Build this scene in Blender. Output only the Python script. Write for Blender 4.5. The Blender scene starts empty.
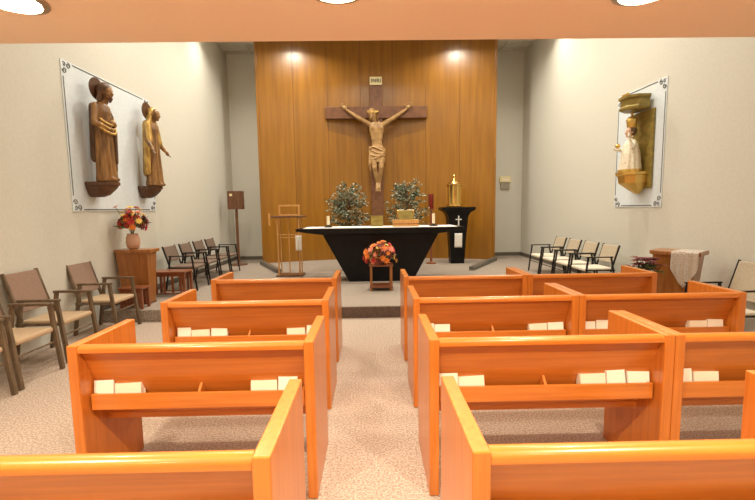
import bpy, bmesh, math, random
from mathutils import Vector, Matrix, Euler
random.seed(7)
PI = math.pi
SC = bpy.context.scene
COL = SC.collection

# ------------------------------------------------------------------ materials
def mat(name, col, rough=0.6, metal=0.0, spec=0.5):
    m = bpy.data.materials.new(name); m.use_nodes = True
    b = m.node_tree.nodes['Principled BSDF']
    b.inputs['Base Color'].default_value = (*col, 1)
    b.inputs['Roughness'].default_value = rough
    b.inputs['Metallic'].default_value = metal
    b.inputs['Specular IOR Level'].default_value = spec
    return m

def texmat(name, c0, c1, rough=0.5, scale=(1, 1, 1), nscale=5.0, detail=4, bump=0.0, bdist=0.01, metal=0.0,
           lo=0.35, hi=0.65, kind='noise', spec=0.5, coat=0.0, distort=0.0):
    m = mat(name, c0, rough, metal, spec)
    nt = m.node_tree; N = nt.nodes; L = nt.links; b = N['Principled BSDF']
    tc = N.new('ShaderNodeTexCoord'); mp = N.new('ShaderNodeMapping'); mp.inputs['Scale'].default_value = scale
    L.new(tc.outputs['Object'], mp.inputs['Vector'])
    if kind == 'noise':
        t = N.new('ShaderNodeTexNoise'); t.inputs['Scale'].default_value = nscale
        t.inputs['Detail'].default_value = detail; t.inputs['Distortion'].default_value = distort; out = t.outputs['Fac']
    else:
        t = N.new('ShaderNodeTexVoronoi'); t.inputs['Scale'].default_value = nscale; out = t.outputs['Distance' if kind == 'vor' else 'Color']
    L.new(mp.outputs[0], t.inputs['Vector'])
    r = N.new('ShaderNodeValToRGB')
    r.color_ramp.elements[0].position = lo; r.color_ramp.elements[1].position = hi
    r.color_ramp.elements[0].color = (*c0, 1); r.color_ramp.elements[1].color = (*c1, 1)
    L.new(out, r.inputs[0]); L.new(r.outputs[0], b.inputs['Base Color'])
    if bump:
        bp = N.new('ShaderNodeBump'); bp.inputs['Strength'].default_value = bump; bp.inputs['Distance'].default_value = bdist
        L.new(out, bp.inputs['Height']); L.new(bp.outputs[0], b.inputs['Normal'])
    if coat: b.inputs['Coat Weight'].default_value = coat; b.inputs['Coat Roughness'].default_value = 0.12
    return m

def emit(name, col, s):
    m = bpy.data.materials.new(name); m.use_nodes = True
    nt = m.node_tree; nt.nodes.clear()
    e = nt.nodes.new('ShaderNodeEmission'); e.inputs[0].default_value = (*col, 1); e.inputs[1].default_value = s
    o = nt.nodes.new('ShaderNodeOutputMaterial'); nt.links.new(e.outputs[0], o.inputs[0])
    return m

OA, OB = (0.47, 0.140, 0.018), (0.60, 0.200, 0.031)
M = {}
M['oak'] = texmat('oak_long_grain', OA, OB, 0.30, (0.7, 14, 14), 3.0, 5, coat=0.25, lo=0.3, hi=0.7)
M['oak_up'] = texmat('oak_upright_grain', OA, OB, 0.32, (14, 14, 0.7), 3.0, 5, coat=0.2, lo=0.3, hi=0.7)
M['panel'] = texmat('veneer_panel', (0.23, 0.092, 0.004), (0.35, 0.148, 0.008), 0.33, (5, 5, 0.35), 2.0, 6, lo=0.25, hi=0.75, coat=0.55)
M['panel'].node_tree.nodes['Principled BSDF'].inputs['Coat Roughness'].default_value = 0.27
M['seam'] = mat('panel_seam', (0.10, 0.035, 0.008), 0.5)
M['wall'] = texmat('painted_wall', (0.595, 0.59, 0.525), (0.63, 0.625, 0.56), 0.75, (1, 1, 1), 30, 3, bump=0.05, bdist=0.004)
M['ceil_peach'] = texmat('peach_ceiling', (0.92, 0.74, 0.56), (0.93, 0.76, 0.58), 0.85, (1, 1, 1), 40, 2)
M['ceil'] = texmat('high_ceiling', (0.55, 0.53, 0.46), (0.6, 0.58, 0.51), 0.9, (1, 1, 1), 30, 2)
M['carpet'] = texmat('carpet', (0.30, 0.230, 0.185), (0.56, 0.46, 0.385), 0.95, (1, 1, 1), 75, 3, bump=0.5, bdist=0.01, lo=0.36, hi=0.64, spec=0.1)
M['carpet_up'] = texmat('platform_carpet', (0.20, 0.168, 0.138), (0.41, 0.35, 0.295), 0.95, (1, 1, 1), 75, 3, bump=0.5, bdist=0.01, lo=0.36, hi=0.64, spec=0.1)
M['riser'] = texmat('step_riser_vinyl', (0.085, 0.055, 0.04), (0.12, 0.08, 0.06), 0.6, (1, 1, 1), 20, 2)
M['skirt'] = mat('vinyl_baseboard', (0.13, 0.11, 0.085), 0.5)
M['black'] = texmat('black_lacquer', (0.003, 0.003, 0.004), (0.006, 0.006, 0.007), 0.35, (1, 1, 1), 6, 3, spec=0.22)
M['blackmetal'] = mat('black_metal', (0.014, 0.012, 0.011), 0.4, 0.3)
M['linen'] = texmat('white_linen', (0.80, 0.78, 0.72), (0.86, 0.84, 0.79), 0.8, (1, 1, 1), 60, 2, bump=0.1, bdist=0.002)
M['brass'] = mat('brass', (0.75, 0.50, 0.16), 0.25, 1.0)
M['brasswood'] = texmat('honey_wood', (0.55, 0.27, 0.08), (0.66, 0.36, 0.12), 0.35, (10, 10, 1), 3, 3)
M['gold'] = mat('gold_paint', (0.72, 0.48, 0.13), 0.35, 0.75)
M['olive'] = texmat('olive_gilt', (0.20, 0.145, 0.03), (0.33, 0.245, 0.055), 0.45, (1, 1, 2), 7, 3, metal=0.25)
M['walnut'] = texmat('walnut', (0.105, 0.042, 0.02), (0.16, 0.068, 0.03), 0.35, (6, 6, 1.2), 4, 4)
M['crosswood'] = texmat('cross_wood', (0.135, 0.056, 0.025), (0.20, 0.085, 0.04), 0.4, (3, 12, 3), 3, 4)
M['mahog'] = texmat('mahogany', (0.19, 0.055, 0.022), (0.27, 0.085, 0.032), 0.28, (10, 10, 1.4), 3, 4, coat=0.3)
M['ped'] = texmat('pedestal_wood', (0.27, 0.095, 0.02), (0.37, 0.145, 0.034), 0.33, (12, 12, 0.8), 3, 4, coat=0.2)
M['carved'] = texmat('carved_figure_wood', (0.34, 0.19, 0.070), (0.50, 0.31, 0.13), 0.42, (1, 1, 1), 7, 4)
M['statue'] = texmat('statue_wood', (0.13, 0.060, 0.018), (0.34, 0.175, 0.055), 0.38, (5, 5, 1.0), 3, 4)
M['statue_dark'] = texmat('statue_dark_wood', (0.075, 0.033, 0.015), (0.12, 0.055, 0.022), 0.42, (4, 4, 2), 4, 3)
M['statue_gold'] = texmat('statue_gilt', (0.36, 0.21, 0.05), (0.68, 0.44, 0.13), 0.34, (4, 4, 1.5), 5, 3, metal=0.45)
M['skinwood'] = texmat('statue_face_wood', (0.24, 0.12, 0.05), (0.34, 0.18, 0.08), 0.45, (1, 1, 1), 10, 3)
M['boy'] = mat('painted_plaster_skin', (0.62, 0.38, 0.25), 0.5)
M['gown'] = texmat('embroidered_white_gown', (0.78, 0.72, 0.58), (0.55, 0.40, 0.16), 0.6, (1, 1, 1), 34, 2, lo=0.58, hi=0.70, kind='noise')
M['panelblue'] = texmat('pale_blue_panel', (0.66, 0.735, 0.79), (0.70, 0.775, 0.83), 0.6, (1, 1, 1), 20, 2)
M['line'] = mat('dark_line_paint', (0.10, 0.10, 0.085), 0.6)
M['taupe'] = texmat('taupe_chair_wood', (0.10, 0.066, 0.038), (0.16, 0.11, 0.066), 0.45, (6, 6, 2), 4, 3)
M['brownfab'] = texmat('brown_weave', (0.235, 0.150, 0.110), (0.31, 0.205, 0.155), 0.85, (1, 1, 1), 130, 2, bump=0.3, bdist=0.003)
M['beigefab'] = texmat('beige_weave', (0.42, 0.30, 0.185), (0.52, 0.385, 0.25), 0.85, (1, 1, 1), 130, 2, bump=0.3, bdist=0.003)
M['creamfab'] = texmat('cream_vinyl', (0.42, 0.35, 0.25), (0.48, 0.41, 0.31), 0.7, (1, 1, 1), 60, 2, bump=0.15, bdist=0.003)
M['creamseat'] = texmat('cream_seat', (0.70, 0.64, 0.52), (0.76, 0.70, 0.58), 0.6, (1, 1, 1), 60, 2)
M['darkpad'] = texmat('taupe_pad', (0.14, 0.095, 0.07), (0.20, 0.14, 0.105), 0.85, (1, 1, 1), 110, 2, bump=0.2, bdist=0.003)
M['cover'] = mat('cream_book_cover', (0.80, 0.73, 0.58), 0.55)
M['cover_b'] = mat('white_book_cover', (0.85, 0.81, 0.70), 0.5)
M['paper'] = texmat('page_edges', (0.78, 0.72, 0.58), (0.88, 0.83, 0.70), 0.8, (1, 1, 60), 6, 1)
M['wax'] = mat('candle_wax', (0.85, 0.74, 0.52), 0.5)
M['greybar'] = texmat('grey_metal_kerb', (0.13, 0.12, 0.10), (0.19, 0.175, 0.15), 0.4, (1, 1, 1), 9, 2, metal=0.4)
M['redglass'] = mat('red_glass', (0.20, 0.015, 0.012), 0.12)
M['pink'] = mat('pink_ceramic', (0.56, 0.33, 0.23), 0.35)
M['leafvar'] = texmat('variegated_leaf', (0.055, 0.085, 0.04), (0.52, 0.53, 0.40), 0.5, (1, 1, 1), 17, 0, lo=0.46, hi=0.66, kind='noise')
M['leaf'] = texmat('green_leaf', (0.06, 0.10, 0.03), (0.13, 0.19, 0.06), 0.5, (1, 1, 1), 12, 2)
M['leafred'] = texmat('dark_red_bract', (0.16, 0.02, 0.022), (0.30, 0.045, 0.045), 0.5, (1, 1, 1), 14, 2)
M['bark'] = texmat('bark', (0.10, 0.06, 0.03), (0.17, 0.11, 0.06), 0.8, (3, 3, 1), 12, 3)
M['pot'] = mat('dark_plant_pot', (0.10, 0.055, 0.03), 0.5)
M['fl_or'] = mat('orange_petal', (0.85, 0.25, 0.035), 0.55)
M['fl_red'] = mat('red_petal', (0.52, 0.035, 0.025), 0.55)
M['fl_pk'] = mat('coral_petal', (0.85, 0.30, 0.20), 0.55)
M['fl_ye'] = mat('yellow_petal', (0.87, 0.62, 0.14), 0.55)
M['fl_mar'] = mat('maroon_petal', (0.16, 0.03, 0.025), 0.6)
M['ivoryplastic'] = mat('ivory_plastic', (0.80, 0.70, 0.40), 0.5)
M['greyplastic'] = mat('grey_plastic', (0.33, 0.31, 0.24), 0.5)
M['trimring'] = mat('brushed_trim_ring', (0.45, 0.35, 0.24), 0.35, 0.6)
M['bulb'] = emit('lamp_glow', (1.0, 0.86, 0.62), 60.0)
M['bulb_high'] = emit('high_lamp_glow', (1.0, 0.90, 0.72), 40.0)

def lace_mat():
    m = mat('crochet_lace', (0.56, 0.50, 0.44), 0.85)
    nt = m.node_tree; N = nt.nodes; L = nt.links; b = N['Principled BSDF']
    tc = N.new('ShaderNodeTexCoord'); v = N.new('ShaderNodeTexVoronoi'); v.inputs['Scale'].default_value = 75
    L.new(tc.outputs['Object'], v.inputs['Vector'])
    r = N.new('ShaderNodeValToRGB'); r.color_ramp.elements[0].position = 0.24; r.color_ramp.elements[1].position = 0.30
    r.color_ramp.elements[0].color = (0.45, 0.45, 0.45, 1)
    L.new(v.outputs['Distance'], r.inputs[0]); L.new(r.outputs[0], b.inputs['Alpha'])
    return m
M['lace'] = lace_mat()

# ------------------------------------------------------------------ mesh builder
class MB:
    def __init__(s): s.v = []; s.f = []
    def add(s, vs, fs):
        o = len(s.v); s.v += [Vector(p) for p in vs]; s.f += [tuple(i + o for i in f) for f in fs]; return s
    def hexa(s, p):
        return s.add(p, [(0, 3, 2, 1), (4, 5, 6, 7), (0, 1, 5, 4), (1, 2, 6, 5), (2, 3, 7, 6), (3, 0, 4, 7)])
    def sxy(s, f):
        s.v = [Vector((p.x * f, p.y * f, p.z)) for p in s.v]; return s
    def box(s, x0, x1, y0, y1, z0, z1, mx=None):
        p = [Vector(q) for q in ((x0, y0, z0), (x1, y0, z0), (x1, y1, z0), (x0, y1, z0), (x0, y0, z1), (x1, y0, z1), (x1, y1, z1), (x0, y1, z1))]
        if mx: p = [mx @ q for q in p]
        return s.hexa(p)
    def bar(s, a, b, w, h, side=(0, 1, 0)):
        """rectangular bar from a to b; w across SIDE, h across the third direction"""
        a = Vector(a); b = Vector(b); d = (b - a).normalized(); sd = Vector(side); sd = (sd - d * sd.dot(d)).normalized(); u = d.cross(sd)
        c = [(-w / 2, -h / 2), (w / 2, -h / 2), (w / 2, h / 2), (-w / 2, h / 2)]
        return s.hexa([a + sd * i + u * j for i, j in c] + [b + sd * i + u * j for i, j in c])
    def prism(s, poly, axis, lo, hi):
        n = len(poly)
        def P(a, b, c): return {'x': (c, a, b), 'y': (a, c, b), 'z': (a, b, c)}[axis]
        vs = [P(a, b, lo) for a, b in poly] + [P(a, b, hi) for a, b in poly]
        fs = [tuple(range(n))[::-1], tuple(range(n, 2 * n))] + [(i, (i + 1) % n, n + (i + 1) % n, n + i) for i in range(n)]
        return s.add(vs, fs)
    def rings(s, R, cap=True, close=True):
        n = len(R[0]); vs = [p for r in R for p in r]; fs = []
        for k in range(len(R) - 1):
            for i in range(n if close else n - 1):
                j = (i + 1) % n; fs.append((k * n + i, k * n + j, (k + 1) * n + j, (k + 1) * n + i))
        if cap: fs.append(tuple(range(n))[::-1]); fs.append(tuple((len(R) - 1) * n + i for i in range(n)))
        return s.add(vs, fs)
    def lathe(s, prof, n=20, c=(0, 0, 0), sx=1, sy=1, ph=0):
        return s.rings([[(c[0] + r * sx * math.cos(2 * PI * i / n + ph), c[1] + r * sy * math.sin(2 * PI * i / n + ph), c[2] + z) for i in range(n)] for r, z in prof])
    def tube(s, pts, r, n=8):
        pts = [Vector(p) for p in pts]; R = []
        rr = r if isinstance(r, (list, tuple)) else [r] * len(pts)
        u = None
        for k, p in enumerate(pts):
            d = (pts[min(k + 1, len(pts) - 1)] - pts[max(k - 1, 0)]).normalized()
            if u is None: u = d.orthogonal().normalized()
            u = (u - d * u.dot(d)).normalized(); w = d.cross(u)
            R.append([p + (u * math.cos(2 * PI * i / n) + w * math.sin(2 * PI * i / n)) * rr[k] for i in range(n)])
        return s.rings(R)
    def bone(s, a, b, r0, r1, n=12):
        a = Vector(a); b = Vector(b); d = (b - a).normalized(); u = d.orthogonal().normalized(); w = d.cross(u); R = []
        def ring(c, r): R.append([c + (u * math.cos(2 * PI * i / n) + w * math.sin(2 * PI * i / n)) * r for i in range(n)])
        for t in (80, 55, 30): ring(a - d * r0 * math.sin(math.radians(t)), r0 * math.cos(math.radians(t)))
        ring(a, r0); ring(b, r1)
        for t in (30, 55, 80): ring(b + d * r1 * math.sin(math.radians(t)), r1 * math.cos(math.radians(t)))
        return s.rings(R)
    def ball(s, c, r, n=14, m=9, rot=None):
        if not isinstance(r, (tuple, list)): r = (r, r, r)
        R = []
        for k in range(m):
            t = -PI / 2 + PI * (k + 0.5) / m
            ring = [Vector((r[0] * math.cos(t) * math.cos(2 * PI * i / n), r[1] * math.cos(t) * math.sin(2 * PI * i / n), r[2] * math.sin(t))) for i in range(n)]
            if rot: ring = [rot @ p for p in ring]
            R.append([p + Vector(c) for p in ring])
        return s.rings(R)
    def leaf(s, p, d, l, w, up=None, fold=0.25):
        p = Vector(p); d = Vector(d).normalized(); u = Vector(up) if up else Vector((random.uniform(-1, 1), random.uniform(-1, 1), random.uniform(-1, 1)))
        sd = d.cross(u)
        if sd.length < 1e-3: sd = d.orthogonal()
        sd.normalize(); nrm = sd.cross(d).normalized()
        return s.add([p, p + d * l * .45 + sd * w / 2 + nrm * w * fold, p + d * l, p + d * l * .45 - sd * w / 2 + nrm * w * fold, p + d * l * .5],
                     [(0, 1, 4), (1, 2, 4), (2, 3, 4), (3, 0, 4)])
    def mesh(s, name):
        me = bpy.data.meshes.new(name); me.from_pydata([tuple(p) for p in s.v], [], s.f)
        bm = bmesh.new(); bm.from_mesh(me); bmesh.ops.recalc_face_normals(bm, faces=bm.faces); bm.to_mesh(me); bm.free(); me.update()
        return me
    def build(s, name, m, parent=None, bevel=0, smooth=None, seg=2):
        me = s.mesh(name); me.materials.append(m)
        o = bpy.data.objects.new(name, me); COL.objects.link(o); o.parent = parent
        if smooth:
            for p in me.polygons: p.use_smooth = True
            if smooth < 180: me.set_sharp_from_angle(angle=math.radians(smooth))
        if bevel:
            b = o.modifiers.new('edge', 'BEVEL'); b.width = bevel; b.segments = seg; b.limit_method = 'ANGLE'; b.angle_limit = math.radians(35)
        return o
    def fuse(s, name, m, parent=None, voxel=0.012, it=4):
        """one continuous skin around all the shapes collected so far"""
        me = s.mesh(name); o = bpy.data.objects.new(name + '_raw', me); COL.objects.link(o)
        r = o.modifiers.new('r', 'REMESH'); r.mode = 'VOXEL'; r.voxel_size = voxel
        sm = o.modifiers.new('s', 'SMOOTH'); sm.iterations = it; sm.factor = 0.5
        dg = bpy.context.evaluated_depsgraph_get(); dg.update()
        new = bpy.data.meshes.new_from_object(o.evaluated_get(dg)); new.name = name
        bpy.data.objects.remove(o)
        new.materials.clear(); new.materials.append(m)
        for p in new.polygons: p.use_smooth = True
        q = bpy.data.objects.new(name, new); COL.objects.link(q); q.parent = parent
        return q

def thing(name, label, cat, loc=(0, 0, 0), rz=0, group=None):
    o = bpy.data.objects.new(name, None); COL.objects.link(o); o.empty_display_size = 0.1
    o.location = loc; o.rotation_euler = (0, 0, rz); o['label'] = label; o['category'] = cat
    if group: o['group'] = group
    return o
def tag(o, label, cat, group=None, loc=None, rz=None):
    o['label'] = label; o['category'] = cat
    if group: o['group'] = group
    if loc: o.location = loc
    if rz is not None: o.rotation_euler = (0, 0, rz)
    return o
def dup(root, loc, rz, label, group=None):
    def cp(o, par):
        c = o.copy(); COL.objects.link(c)
        if par: c.parent = par
        for ch in o.children: cp(ch, c)
        return c
    kids = cp(root, None); kids.location = loc; kids.rotation_euler = (0, 0, rz); kids['label'] = label
    if group: kids['group'] = group
    return kids
def struct(o, label=None, cat=None):
    o['kind'] = 'structure'
    if label: o['label'] = label
    if cat: o['category'] = cat
    return o

# ------------------------------------------------------------------ room
PX0, PX1, PYE, SAG = -2.94, 3.33, 11.10, 0.72
WL, WR, YB, HC, YS, ZP = -3.96, 4.37, 12.03, 5.94, 5.98, 0.175
YREAR, HLOW, YLOW = -2.6, 2.75, 2.97
struct(MB().box(WL - .2, WR + .2, YREAR - .2, YB + .2, -.1, 0).build('floor', M['carpet']), 'speckled beige carpet floor between the pews', 'floor')
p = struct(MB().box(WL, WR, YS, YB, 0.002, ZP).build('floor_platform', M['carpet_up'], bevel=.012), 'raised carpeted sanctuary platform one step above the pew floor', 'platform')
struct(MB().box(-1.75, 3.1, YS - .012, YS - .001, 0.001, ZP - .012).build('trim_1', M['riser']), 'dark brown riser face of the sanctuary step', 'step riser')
struct(MB().box(WL - .2, WL, YREAR, YB + .2, 0, HC).build('wall_left', M['wall']), 'cream painted side wall behind the two wooden statues', 'wall')
struct(MB().box(WR, WR + .2, YREAR, YB + .2, 0, HC).build('wall_right', M['wall']), 'cream painted side wall behind the white gowned statue', 'wall')
struct(MB().box(WL, WR, YB, YB + .2, 0, HC).build('wall_back', M['wall']), 'cream end wall showing beside the curved wood panelling', 'wall')
struct(MB().box(WL, WR, YREAR - .2, YREAR, 0, HLOW).build('wall_rear', M['wall']), 'cream wall closing the rear of the chapel', 'wall')
struct(MB().box(WL, WR, YREAR - .2, YLOW, HLOW, HLOW + .3).build('ceiling', M['ceil_peach']), 'low peach ceiling with recessed lamps across the top', 'ceiling')
struct(MB().box(WL, WR, YLOW - .2, YLOW - .02, HLOW + .3, HC).build('wall_upper', M['wall']), 'wall above the edge of the low ceiling', 'wall')
HR, YR = 6.46, 8.9
struct(MB().box(WL - .2, WR + .2, YLOW - .2, YR, HC, HR).box(WL - .2, PX0 + .03, YR, YB + .2, HC, HR).box(PX1 - .03, WR + .2, YR, YB + .2, HC, HR).box(PX0 + .03, PX1 - .03, YR, YB + .2, HR, HR + .1).build('ceiling_high', M['ceil']), 'high grey ceiling over the sanctuary', 'ceiling')
g = MB()
for i in range(8): [g.box(a_, b_, 9.0 + i * .38, 9.025 + i * .38, HC - .02, HC - .001) for a_, b_ in ((WL + .02, PX0), (PX1, WR - .02))]
for x in (WL + .35, WL + .7, WR - .35, WR - .7): g.box(x, x + .025, 9.0, YB - .02, HC - .021, HC - .002)
struct(g.build('trim_2', M['wall']), 'pale grid bars on the high ceiling', 'ceiling grid')
struct(MB().box(WL + .001, WR - .001, YB - .018, YB - .001, ZP, ZP + .10).build('baseboard_back', M['skirt']), 'dark vinyl baseboard along the end wall', 'baseboard')
struct(MB().box(WL + .001, WL + .016, YS + .01, YB - .02, ZP, ZP + .10).build('baseboard_left', M['skirt']), 'dark vinyl baseboard along the statues wall', 'baseboard')
struct(MB().box(WR - .016, WR - .001, YS + .01, YB - .02, ZP, ZP + .10).build('baseboard_right', M['skirt']), 'dark vinyl baseboard along the white statue wall', 'baseboard')

# curved veneer panelling behind the altar
PCX = (PX0 + PX1) / 2; HW = (PX1 - PX0) / 2
RAD = (HW * HW + SAG * SAG) / (2 * SAG)
def panel_y(x): return (PYE + SAG - RAD) + math.sqrt(RAD * RAD - (x - PCX) ** 2)
NP = 48
prof = [(PX0 + (PX1 - PX0) * i / NP) for i in range(NP + 1)]
g = MB()
front = [(x, panel_y(x)) for x in prof]; back = [(x, panel_y(x) + .06) for x in prof]
poly = front + back[::-1]
R0 = [(x, y, ZP + .001) for x, y in poly]; R1 = [(x, y, HR - .001) for x, y in poly]
n = len(poly); vs = R0 + R1; fs = []
for i in range(n): fs.append((i, (i + 1) % n, n + (i + 1) % n, n + i))
for i in range(NP):
    a, b, c, d = i, i + 1, n - 2 - i, n - 1 - i
    fs.append((a, d, c, b)); fs.append((n + a, n + b, n + c, n + d))
g.add(vs, fs)
struct(g.build('wall_veneer', M['panel'], smooth=30), 'curved honey brown veneer panelling behind the crucifix', 'wall panelling')
g = MB()
for k in range(1, 7):
    x = PX0 + (PX1 - PX0) * k / 7; y = panel_y(x)
    g.box(x - .004, x + .004, y - .004, y + .01, ZP, HR)
struct(g.build('trim_3', M['seam']), 'thin dark vertical seams of the veneer panelling', 'seam')
# side returns closing the panelling to the end wall
g = MB().box(PX0, PX0 + .06, PYE - .002, YB - .002, ZP + .001, HC - .001); g.box(PX1 - .06, PX1, PYE - .002, YB - .002, ZP + .001, HC - .001)
struct(g.build('trim_4', M['panel']), 'veneer side edges of the curved panelling', 'panel edge')

# ------------------------------------------------------------------ pews
HP, DP, ET = 0.898, 0.55, 0.055
def make_pew(xl, xr, y, label, extra=None):
    """xl, xr: outer faces; y: rear face"""
    W = xr - xl
    t = thing('pew', label, 'pew', (xl, y, 0), 0, 'oak pews')
    for a in (0, W - ET):
        MB().box(a, a + ET, 0, DP, 0.001, HP).build('end_panel', M['oak_up'], t, bevel=.006)
    i0, i1 = ET + .0005, W - ET - .0005
    th = .022
    MB().prism([(.028, .868), (.028 + th, .868), (.205 + th, .43), (.205, .43)], 'x', i0, i1).build('backrest', M['oak'], t)
    pr = [(.004 + .001, .855)] + [(.034 + .030 * math.cos(a), .872 + .023 * math.sin(a)) for a in [PI - PI * k / 8 for k in range(9)]] + [(.064, .855)]
    MB().prism(pr, 'x', i0, i1).build('top_rail', M['oak'], t, smooth=40)
    MB().prism([(.215, .425), (.52, .440), (.535, .432), (.535, .405), (.52, .397), (.215, .385)], 'x', i0, i1).build('seat', M['oak'], t, bevel=.004)
    rk = MB()
    rk.box(i0 + .012, i1 - .012, .060, .076, .512, .602)
    rk.box(i0 + .012, i1 - .012, .0765, .160, .512, .524)
    for e in (i0 + .012, i1 - .030): rk.prism([(.0765, .5245), (.155, .5245), (.125, .599), (.0765, .599)], 'x', e, e + .018)
    r = rk.build('book_rack', M['oak'], t, bevel=.003)
    c = W / 2
    MB().prism([(.0765, .5245), (.155, .5245), (.132, .635), (.115, .635), (.0765, .600)], 'x', c - .007, c + .007).build('rack_divider', M['oak'], r)
    return t

rowsY = {1: 4.214, 2: 3.183, 3: 2.153, 4: 1.122}
ordn = {1: 'front', 2: 'second', 3: 'third', 4: 'nearest'}
P = {}
leftX = {1: (-1.66, -.365), 2: (-1.655, -.345), 3: (-1.63, -.320), 4: (-1.76, -.30)}
midX = {1: (.325, 1.615), 2: (.318, 1.632), 3: (.300, 1.636), 4: (.281, 1.63)}
farX = {1: (1.617, 2.97), 2: (1.634, 2.97), 3: (1.638, 2.96)}
LB = {('L', 1): 'orange oak pew left of the aisle in front row by the altar step',
      ('L', 2): 'second oak pew back from the altar on the left of the aisle',
      ('L', 3): 'third oak pew back from the altar, left of the aisle beside the brown armchairs',
      ('L', 4): 'closest oak pew left of the aisle, cut off at the bottom left corner',
      ('A', 1): 'front row oak pew just right of the aisle by the altar step',
      ('A', 2): 'second oak pew back from the altar, just right of the aisle',
      ('A', 3): 'third oak pew back from the altar, just right of the aisle',
      ('A', 4): 'closest oak pew right of the aisle, cut off at the bottom right corner',
      ('B', 1): 'front row oak pew on the far right, before the lace draped pedestal',
      ('B', 2): 'second row oak pew on the far right, ending near the cream backed chair',
      ('B', 3): 'third row oak pew on the far right, cut off by the right edge'}
for k, D in (('L', leftX), ('A', midX), ('B', farX)):
    for r_, (a, b) in D.items(): P[k, r_] = (make_pew(a, b, rowsY[r_], LB[k, r_]), a, b)

# missals in the racks ------------------------------------------------
def make_book(w, h, th, cm):
    t = thing('missal', '', 'book')
    c = MB(); c.box(-w / 2, w / 2, 0, .003, 0, h); c.box(-w / 2, w / 2, th - .003, th, 0, h); c.box(-w / 2 - .002, -w / 2 + .002, 0, th, 0, h)
    c.build('cover', cm, t)
    MB().box(-w / 2 + .0025, w / 2 - .004, .0032, th - .0032, .003, h - .004).build('pages', M['paper'], t)
    return t
protos = [make_book(.105, .138, .042, M['cover_b']), make_book(.145, .120, .046, M['cover']), make_book(.125, .128, .034, M['cover_b'])]
used = [False] * 3
# (pew, distance of the stack's centre from the pew's left face, books)
spots = [('L', 3, .20, (0, 1), 'outer end of the third left pew'), ('L', 3, 1.07, (1, 0), 'aisle end of the third left pew'),
         ('L', 2, .275, (0, 1, 2), 'outer end of the second left pew'), ('L', 2, 1.09, (1, 0), 'aisle end of the second left pew'),
         ('A', 3, .20, (0, 1), 'aisle end of third pew right of aisle'), ('A', 3, 1.07, (1, 0, 2), 'outer end of third pew right of aisle'),
         ('A', 2, .19, (0, 2), 'aisle end of second pew right of aisle'), ('A', 2, 1.10, (1, 2), 'outer end of second pew right of aisle'),
         ('B', 3, .20, (0, 1), 'third pew at the far right'), ('B', 2, .18, (2, 0), 'near end of the second far right pew'),
         ('B', 2, 1.10, (1, 2), 'wall end of the second far right pew')]
adj = {0: 'tall white missal', 1: 'wide cream missal', 2: 'slim white missal'}
for (k, r_, dx, kinds, where) in spots:
    a = P[k, r_][1]; y = rowsY[r_]
    ws = [(.105, .145, .125)[q] for q in kinds]; tot = sum(ws) + .008 * (len(ws) - 1); x = a + dx - tot / 2
    for q, w in zip(kinds, ws):
        lab = adj[q] + ' in rack, ' + where
        loc = (x + w / 2, y + .0785 + random.uniform(0, .003), .530); x += w + .008
        if not used[q]: o = protos[q]; used[q] = True; o.location = loc; o['label'] = lab
        else: o = dup(protos[q], loc, 0, lab)
        o['group'] = 'missals in the pew racks'
        o.rotation_euler = (-.16, random.uniform(-.05, .05), 0)

# ------------------------------------------------------------------ armchairs
def make_armchair(label, W, arm_z, top_z, seat_z, fm, bm_, sm, bar, group, lean=.30):
    """faces +x"""
    t = thing('armchair', label, 'chair', group=group)
    h = W / 2
    s = MB(); s.box(-.22, .255, -h + .045, h - .045, seat_z - .055, seat_z); s.build('seat', sm, t, bevel=.022, seg=3)
    zb = seat_z - .02
    def bx(z): return -.20 - lean * (z - zb)
    tz = top_z
    b = MB(); b.prism([(bx(zb + .10) + .016, zb + .10), (bx(tz) + .016, tz), (bx(tz) - .012, tz), (bx(zb + .10) - .012, zb + .10)], 'y', -h + .058, h - .058)
    b.build('backrest', bm_, t, bevel=.010)
    for sgn in (-1, 1):
        y = sgn * (h - bar / 2)
        MB().bar((bx(zb - .05), sgn * (h - .048), zb - .05), (bx(tz + .012), sgn * (h - .048), tz + .012), bar * .75, bar, (0, 1, 0)).build('back_post', fm, t, bevel=.004)
        MB().bar((.215, y, arm_z), (.285, y, 0.001), bar, bar * 1.05).build('leg', fm, t, bevel=.004)
        MB().bar((-.165, y, arm_z), (-.275, y, 0.001), bar, bar * 1.05).build('leg', fm, t, bevel=.004)
        MB().box(-.195, .245, y - bar * .62, y + bar * .62, arm_z, arm_z + bar * .75).build('armrest', fm, t, bevel=.006)
        MB().bar((-.235, y, seat_z - .035), (.245, y, seat_z - .035), bar * .8, bar * .8).build('side_rail', fm, t)
    st = MB(); st.tube([(.24, -h + bar, seat_z - .16), (.24, h - bar, seat_z - .16)], bar * .28)
    st.build('stretcher', fm, t)
    return t
near = 'brown armchairs along the statue wall'
ch = make_armchair('brown woven armchair along the statue wall, closest to the small slatted table', .54, .665, .955, .455, M['taupe'], M['brownfab'], M['beigefab'], .036, near)
ch.location = (-3.63, 5.60, 0)
dup(ch, (-3.57, 4.62, 0), 0, 'brown woven armchair along the statue wall, second from the small slatted table')
dup(ch, (-3.50, 3.93, 0), 0, 'brown woven armchair, third along the statue wall from the slatted table')
dup(ch, (-3.48, 3.33, 0), 0, 'brown woven armchair of which only a front leg shows at the left edge')
rc = make_armchair('cream backed armchair by the lace draped pedestal, cut off at the right edge', .56, .665, .935, .44, M['blackmetal'], M['creamfab'], M['creamseat'], .026, None)
rc.location = (3.94, 4.50, 0); rc.rotation_euler = (0, 0, PI)
grp = 'cream armchairs on the platform right'
rx = make_armchair('black framed cream armchair on the platform, nearest of four by the right wall', .56, .565, .75, .39, M['blackmetal'], M['creamfab'], M['creamseat'], .026, grp)
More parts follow.
